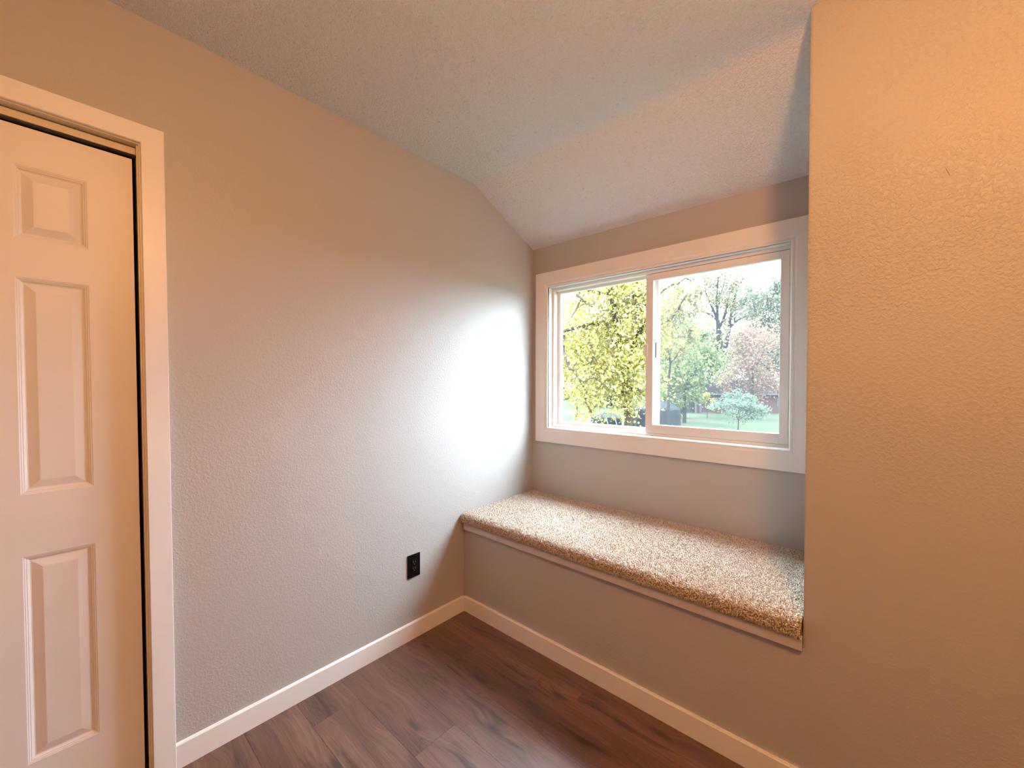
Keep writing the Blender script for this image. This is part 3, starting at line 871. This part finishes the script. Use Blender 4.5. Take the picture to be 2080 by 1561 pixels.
# near maple: trunk and limbs placed by hand, leaves in drooping sprays
def near_maple():
    rs = np.random.RandomState(11)
    base = Vector((-4.05, 10.62, GZ))
    root = thing(empty('maple_tree', tuple(base)), 'near yellow maple with dark drooping branches filling the left pane', 'tree')
    mb = MB()
    def path(pts, r0, r1, k=6, wob=0.05):
        out_ = []
        for i in range(len(pts)-1):
            a, b = Vector(pts[i]), Vector(pts[i+1])
            for j in range(3):
                q = a.lerp(b, j/3)
                if out_ and j: q += Vector(rs.normal(0, wob, 3).tolist())
                out_.append(q)
        out_.append(Vector(pts[-1]))
        m_ = len(out_)-1
        mb.tube([p-base for p in out_], [r0+(r1-r0)*i/m_ for i in range(m_+1)], k)
        return out_
    tr = path([(-4.05, 10.62, GZ), (-4.08, 10.65, 0.16), (-4.19, 10.58, 1.57), (-4.38, 10.43, 2.83), (-4.57, 10.29, 4.3), (-4.6, 10.3, 6.0)], 0.17, 0.06, 8)
    twigs = []
    L = [
        ([(-4.19, 10.58, 1.57), (-3.88, 10.61, 2.66), (-3.51, 10.55, 3.5), (-3.30, 10.40, 3.95), (-3.54, 9.86, 3.85), (-3.69, 9.46, 3.75)], .06, .02),
        ([(-3.60, 9.80, 3.82), (-3.39, 9.72, 3.38), (-3.27, 9.69, 2.96)], .028, .010),
        ([(-3.37, 9.74, 3.32), (-3.38, 9.45, 2.98)], .025, .012),
        ([(-4.38, 10.43, 2.83), (-5.0, 9.8, 3.2), (-5.6, 9.2, 2.9), (-5.39, 8.86, 2.24), (-5.07, 8.73, 1.7), (-4.71, 8.77, 1.33), (-4.60, 8.87, 0.83), (-4.53, 9.18, 0.3)], .05, .014),
        ([(-5.0, 9.8, 3.2), (-4.9, 9.5, 2.6), (-4.65, 9.38, 2.09), (-4.51, 9.22, 1.63), (-4.33, 9.11, 1.19)], .03, .012),
        ([(-4.57, 10.29, 4.1), (-5.2, 9.5, 4.3), (-5.10, 9.15, 3.98), (-4.49, 9.02, 3.54)], .045, .016),
        ([(-5.2, 9.5, 4.2), (-5.08, 9.29, 3.82), (-5.0, 8.55, 3.07)], .028, .010),
        ([(-4.71, 8.77, 1.33), (-4.3, 8.9, 1.45), (-4.05, 9.0, 1.2)], .022, .008),
        ([(-4.0, 10.6, 2.2), (-3.6, 10.8, 2.8), (-3.25, 10.91, 3.09), (-2.82, 11.03, 3.37), (-2.47, 11.08, 3.92)], .05, .014),
        ([(-3.51, 10.55, 3.5), (-3.26, 10.92, 4.01), (-2.72, 11.14, 4.34), (-2.3, 11.2, 4.4)], .035, .010),
        ([(-4.1, 10.6, 1.0), (-3.7, 10.2, 1.2), (-3.35, 10.1, 0.9)], .03, .010),
        ([(-4.57, 10.29, 4.1), (-4.2, 9.9, 5.0), (-3.8, 9.6, 5.6)], .04, .012),
        ([(-4.3, 10.5, 2.4), (-4.2, 9.6, 2.6), (-3.9, 9.2, 2.2)], .035, .010),
    ]
    for pts, r0, r1 in L:
        o_ = path(pts, r0*1.5, r1*1.7, 5, 0.045)
        for q in o_[2:]:
            for s_ in range(2):
                d = Vector(rs.normal(0, 1, 3).tolist()); d.z -= 0.35; d.normalize()
                ln = 0.35+0.4*rs.rand()
                mid = q + d*ln*0.5 + Vector((0, 0, -0.03)); tip = q + d*ln + Vector((0, 0, -0.15))
                mb.tube([q-base, mid-base, tip-base], [.009, .006, .003], 3)
                twigs += [mid, tip]
    mb.build('trunk', m_bark3, root)
    tw = np.array([tuple(t) for t in twigs])
    P = []
    n = 3000
    P.append(tw[rs.randint(0, len(tw), n)] + rs.normal(0, 0.16, (n, 3)))
    # drooping leaf sprays over the crown
    ctr = np.array([-4.75, 10.6, 2.8]); rad = np.array([1.9, 1.4, 2.65])
    ncl = 240
    u = rs.normal(0, 1, (ncl, 3)); u /= np.linalg.norm(u, axis=1)[:, None]; u *= (0.25+0.8*rs.rand(ncl)**0.55)[:, None]
    cl = ctr + u*rad
    n = 20000
    w = rs.rand(ncl)+0.15
    i_ = rs.choice(ncl, n, p=w/w.sum())
    sp = rs.normal(0, 1, (n, 3))*np.array([0.26, 0.26, 0.20]); sp[:, 2] -= 0.25*np.abs(sp[:, 0]+sp[:, 1])
    P.append(cl[i_]+sp)
    P = np.concatenate(P)
    leaf_cloud('foliage', P, 0.102, lm_yellow, root, tuple(base), rs, star=True)
near_maple()

tree('tan_tree', 'tan-yellow tree just right of the window mullion behind the maple', (-9.6, 28.7, GZ), 11.5, 0.10,
     [(0.2, 0.2, 5.6, 2.3, 2.3, 2.8), (0.9, 0.5, 7.6, 1.3, 1.3, 1.3)], 0.20, 3600, lm_tan, m_bark, 21, 0.5, 3, 0.6, 0.10)
tree('green_tree', 'light green leafy tree left of the tall bare oak', (-13.3, 43.1, GZ), 10.5, 0.18,
     [(0, 0, 3.6, 3.0, 2.4, 3.5), (0.4, 0.3, 6.1, 1.9, 1.8, 1.6), (-.3, 0, 0.4, 2.3, 2.0, 1.9)], 0.24, 7200, lm_green, m_bark, 22, 0.4, 3, 0.6, 0.12)
tree('dark_shrub', 'dark green bush left of the white porch posts', (-16.3, 48.6, GZ), 4.0, 0.10,
     [(0, 0, -1.0, 1.5, 1.5, 1.9)], 0.20, 2200, lm_dark, m_bark, 23, 0.3, 2, 0.6, 0.16, 'bush')

# tall oak: an open fan of limbs over a forked trunk
def tall_oak():
    rs = np.random.RandomState(4)
    base = Vector((-19.44, 80.09, GZ))
    root = thing(empty('oak_tree', tuple(base)), 'tall sparse oak with forked grey trunk above the house', 'tree')
    mb = MB(); tips = []
    R = Vector((0.7477, 0.664, 0.0)); U = Vector((0, 0, 1)); F = Vector((-0.664, 0.7477, 0))
    def pt(a, h, b=0.0): return R*a + U*h + F*b
    mb.tube([pt(0.09, 0.04), pt(0.18, 5.84), pt(0.09, 9.47), pt(-0.18, 12.19), pt(-0.54, 15.82)], [.78, .70, .60, .44, .33], 8)
    mb.tube([pt(0.18, 8.11), pt(0.82, 9.93), pt(1.27, 12.19), pt(1.72, 14.46)], [.50, .42, .35, .27], 7)
    limbs = [[(-0.54, 15.82), (-1.27, 17.64), (-2.09, 19.27), (-2.81, 21.27)], [(-0.54, 15.82), (-0.64, 18.09), (-0.27, 20.36), (0.27, 22.18)], [(-0.36, 14.19), (0.45, 15.82), (1.00, 18.09), (1.54, 20.82)],
             [(-0.54, 15.64), (-1.54, 16.73), (-2.63, 17.28), (-3.54, 18.37)], [(1.72, 14.46), (2.09, 16.28), (2.81, 18.09), (3.90, 19.27)], [(1.72, 14.46), (2.63, 15.37), (3.90, 16.28), (5.17, 16.73)],
             [(1.54, 14.01), (1.72, 16.73), (2.09, 19.45), (2.45, 21.72)], [(-0.54, 16.28), (-1.00, 19.45), (-1.18, 21.72), (-1.36, 22.90)]]
    for l in limbs:
        b = rs.normal(0, 1.5)
        pts = [pt(x, y_, b*i/3) for i, (x, y_) in enumerate(l)]
        mb.tube(pts, [.27, .22, .17, .10], 5)
        for i in (1, 2, 3):
            for c in range(3):
                d = (pts[i]-pts[i-1]).normalized() + Vector(rs.normal(0, 0.6, 3).tolist())
                grow(mb, rs, pts[i], d, 2.2, .08, 1, tips, 0.6, 0.1, 3, 4, 2)
    mb.build('trunk', m_bark, root)
    tt = np.array([tuple(t) for t in tips])
    n = 6500
    P = tt[rs.randint(0, len(tt), n)] + rs.normal(0, 0.62, (n, 3)) + np.array(base)
    leaf_cloud('foliage', P, 0.30, lm_tan, root, tuple(base), rs)
tall_oak()

tree('russet_tree', 'open russet-leaved tree at the right side of the right pane', (-8.89, 53.27, GZ), 13.0, 0.15,
     [(0, 0, 4.0, 3.3, 3.3, 4.2), (-2.4, -2.0, 1.6, 1.9, 1.9, 2.0), (1.5, 1, 1.2, 2.2, 2.2, 1.8)], 0.23, 5600, lm_red, m_bark3, 31, 0.45, 3, 0.7, 0.19, surf=0.2)
tree('grey_green_tree', 'tall grey-green tree at the upper right of the right pane', (-10.98, 74.33, GZ), 22.0, 0.30,
     [(0, 0, 13.5, 3.6, 3.6, 4.5), (2.0, 1.2, 15.5, 2.6, 2.6, 3.0), (0, 0, 8.0, 3.5, 3.5, 4.5)], 0.36, 8000, lm_grey, m_bark, 32, 0.5, 3, 0.6, 0.11)
tree('sapling', 'small blue-green sapling on the lawn in front of the brick house', (-6.92, 37.54, GZ), 3.6, 0.055,
     [(0, 0, -0.85, 2.4, 2.2, 0.85), (0, 0, 0.05, 1.4, 1.4, 0.85)], 0.17, 3000, lm_blue, m_bark3, 33, 0.3, 2, 0.7, 0.15, limb_len=0.9)
tree('yellow_shrub', 'small yellow bush before the brick wall of the house', (-13.48, 51.76, GZ), 3.2, 0.05,
     [(0, 0, -1.0, 1.0, 1.0, 1.1)], 0.18, 420, lm_yellow, m_bark3, 34, 0.3, 2, 0.6, 0.16, 'bush')
G = 'far trees behind the lawn'
# label, (x, y), height, crown centre z, crown radius, crown half-height, low crown z, low half-height, leaf size
FT = [
      ('pale yellow far tree behind the tan tree', (-32.54, 91.04), 15.5, 10.98, 6.46, 8.35, -0.70, 6.12, 0.601, lm_pale),
      ('pale green-yellow far tree behind the tall oak trunk', (-32.69, 120.32), 17, 9.85, 8.55, 9.10, -1.18, 7.59, 0.745, lm_pale),
      ('pale far tree behind the russet tree', (-26.21, 154.16), 22, 15.51, 12.25, 13.07, -1.64, 8.98, 0.882, lm_pale),
      ('far grey-green tree seen through the lower maple leaves', (-32.07, 62.04), 15, 5.70, 5.25, 6.35, -0.22, 4.66, 0.457, lm_grey),
      ('far grey-green tree low behind the light green tree', (-27.05, 79.86), 13, 2.75, 4.45, 5.03, -0.44, 5.32, 0.523, lm_grey),
      ('far russet tree beyond the right end of the brick house', (-2.94, 122.67), 17, 10.24, 7.67, 8.71, -0.79, 6.39, 0.627, lm_red),
      ('far grey-green tree right of the brick house', (12.24, 130.80), 17, 10.98, 8.68, 9.46, -0.70, 6.12, 0.601, lm_grey),
      ('far pale tree well right of the brick house', (29.30, 140.60), 17, 10.56, 10.11, 9.58, -0.62, 5.86, 0.575, lm_pale),
      ('far yellow tree at the outer left of the left pane', (-56.96, 85.40), 20, 10.36, 7.80, 11.32, -0.96, 6.92, 0.679, lm_pale),
]
for i, (lab, (fx, fy), fh, cz, cr, ch, lz, lh, ls, fm) in enumerate(FT):
    tree('far_tree', lab, (fx, fy, GZ), fh, 0.3, [(0, 0, cz, cr, cr*0.6, ch), (0, 0, lz, cr*1.15, cr*0.5, lh)],
         ls, 9000, fm, m_bark, 41+i, 0.45, 3, 0.6, 0.13, group=G, surf=0.25)
tree('slender_tree', 'slender brown-trunked tree low in the left pane', (-20.1, 32.6, GZ), 9.0, 0.13, [(0, 0, 3.6, 2.1, 2.1, 2.6)], 0.20, 2000, lm_tan, m_bark3, 46, 0.55, 3, 0.6, 0.12)

# things under black tarpaulins on the lawn
m_tarp, nt_, p_, o_ = new_mat('black_tarpaulin')
p_.inputs['Base Color'].default_value = (0.009, 0.010, 0.0115, 1); p_.inputs['Roughness'].default_value = 0.7; p_.inputs['Specular IOR Level'].default_value = 0.08
m_strap = plain('white_strap', (0.06, 0.06, 0.06), 0.7)
def tarp(name, label, at, rx, ry, h, k, seed, dome, strap_at):
    rs = np.random.RandomState(seed)
    root = thing(empty(name, (at[0], at[1], GZ), None), label, 'tarp')
    root.rotation_euler = (0, 0, YAW)
    v = []; f = []
    prof_ = [(1.02, 0.0), (1.0, 0.25), (1.01, 0.55), (0.99, 0.72), (0.92, 0.78), (0.7, 0.78+dome*0.5), (0.35, 0.78+dome*0.9), (0.02, 0.78+dome)]
    for r, z in prof_:
        for i in range(k):
            t = 2*math.pi*i/k
            fold = 1+0.035*math.sin(i*math.pi) + 0.03*((i % 3)-1)*(1-z)
            v.append((rx*r*math.cos(t)*fold, ry*r*math.sin(t)*fold, h*z*(1+0.02*rs.normal())))
    for j in range(len(prof_)-1):
        for i in range(k):
            ii = (i+1) % k
            f.append((j*k+i, j*k+ii, (j+1)*k+ii, (j+1)*k+i))
    f.append(tuple(range((len(prof_)-1)*k, len(prof_)*k)))
    mesh_obj('cover', v, f, m_tarp, root)
    for sx in strap_at:
        MB().tube([(sx, -ry*1.06, h*0.78), (sx+0.15, -ry*1.1, h*0.4), (sx+0.30, -ry*1.08, 0.02)], [.06, .06, .06], 4).build('strap', m_strap, root)
tarp('tarp_cover', 'large rounded object under a black tarpaulin right of the maple trunk', (-13.75, 36.8), 2.15, 1.8, 2.45, 36, 1, 0.24, (-1.15,))
tarp('tarp_cover', 'low object under a black tarpaulin left of the maple trunk', (-17.35, 33.6), 1.45, 1.0, 1.35, 28, 2, 0.2, (-0.3, 0.5))

# brick house far across the lawn
m_brick = brick_mat()
m_white_far = plain('far_white_paint', (0.05, 0.05, 0.052), 0.8, 0.05)
m_shingle = plain('far_shingles', (0.0085, 0.0068, 0.0066), 1.0, 0.01)
m_fglass = plain('far_window_glass', (0.02, 0.022, 0.025), 0.15, 0.5)
house = thing(empty('brick_house', (-17.24, 57.75, GZ)), 'single-storey brick house with white porch posts across the lawn', 'house')
house.rotation_euler = (0, 0, YAW)
MB().box(1.2, 16, 0.0, 7.0, 0, 2.66).build('wall', m_brick, house)
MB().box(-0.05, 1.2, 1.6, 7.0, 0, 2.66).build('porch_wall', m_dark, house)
MB().box(1.2, 2.7, -0.35, 0.0, 0.0, 0.14).build('step', m_white_far, house)
rf = MB().prism([(-0.5, 2.72), (3.5, 4.75), (7.5, 2.72)], lambda u, v_, t: (t, u, v_), -0.2, 16.4).build('roof', m_shingle, house)
MB().box(-0.22, 16.4, -0.58, -0.48, 2.60, 2.80).build('fascia', m_white_far, house)
MB().box(-0.22, 16.4, -0.5, 7.5, 2.60, 2.72).build('soffit', m_white_far, house)
for x in (0.42, 1.05): MB().box(x, x+0.20, -0.2, 0.0, 0, 2.6).build('post', m_white_far, house)
for x in (2.6, 5.4, 11.9):
    fr_ = MB().box(x, x+1.5, -0.06, 0.02, 1.0, 2.3).build('window', m_white_far, house)
    MB().box(x+0.12, x+0.7, -0.075, -0.05, 1.12, 2.18).build('pane', m_fglass, fr_)
    MB().box(x+0.8, x+1.38, -0.075, -0.05, 1.12, 2.18).build('pane', m_fglass, fr_)
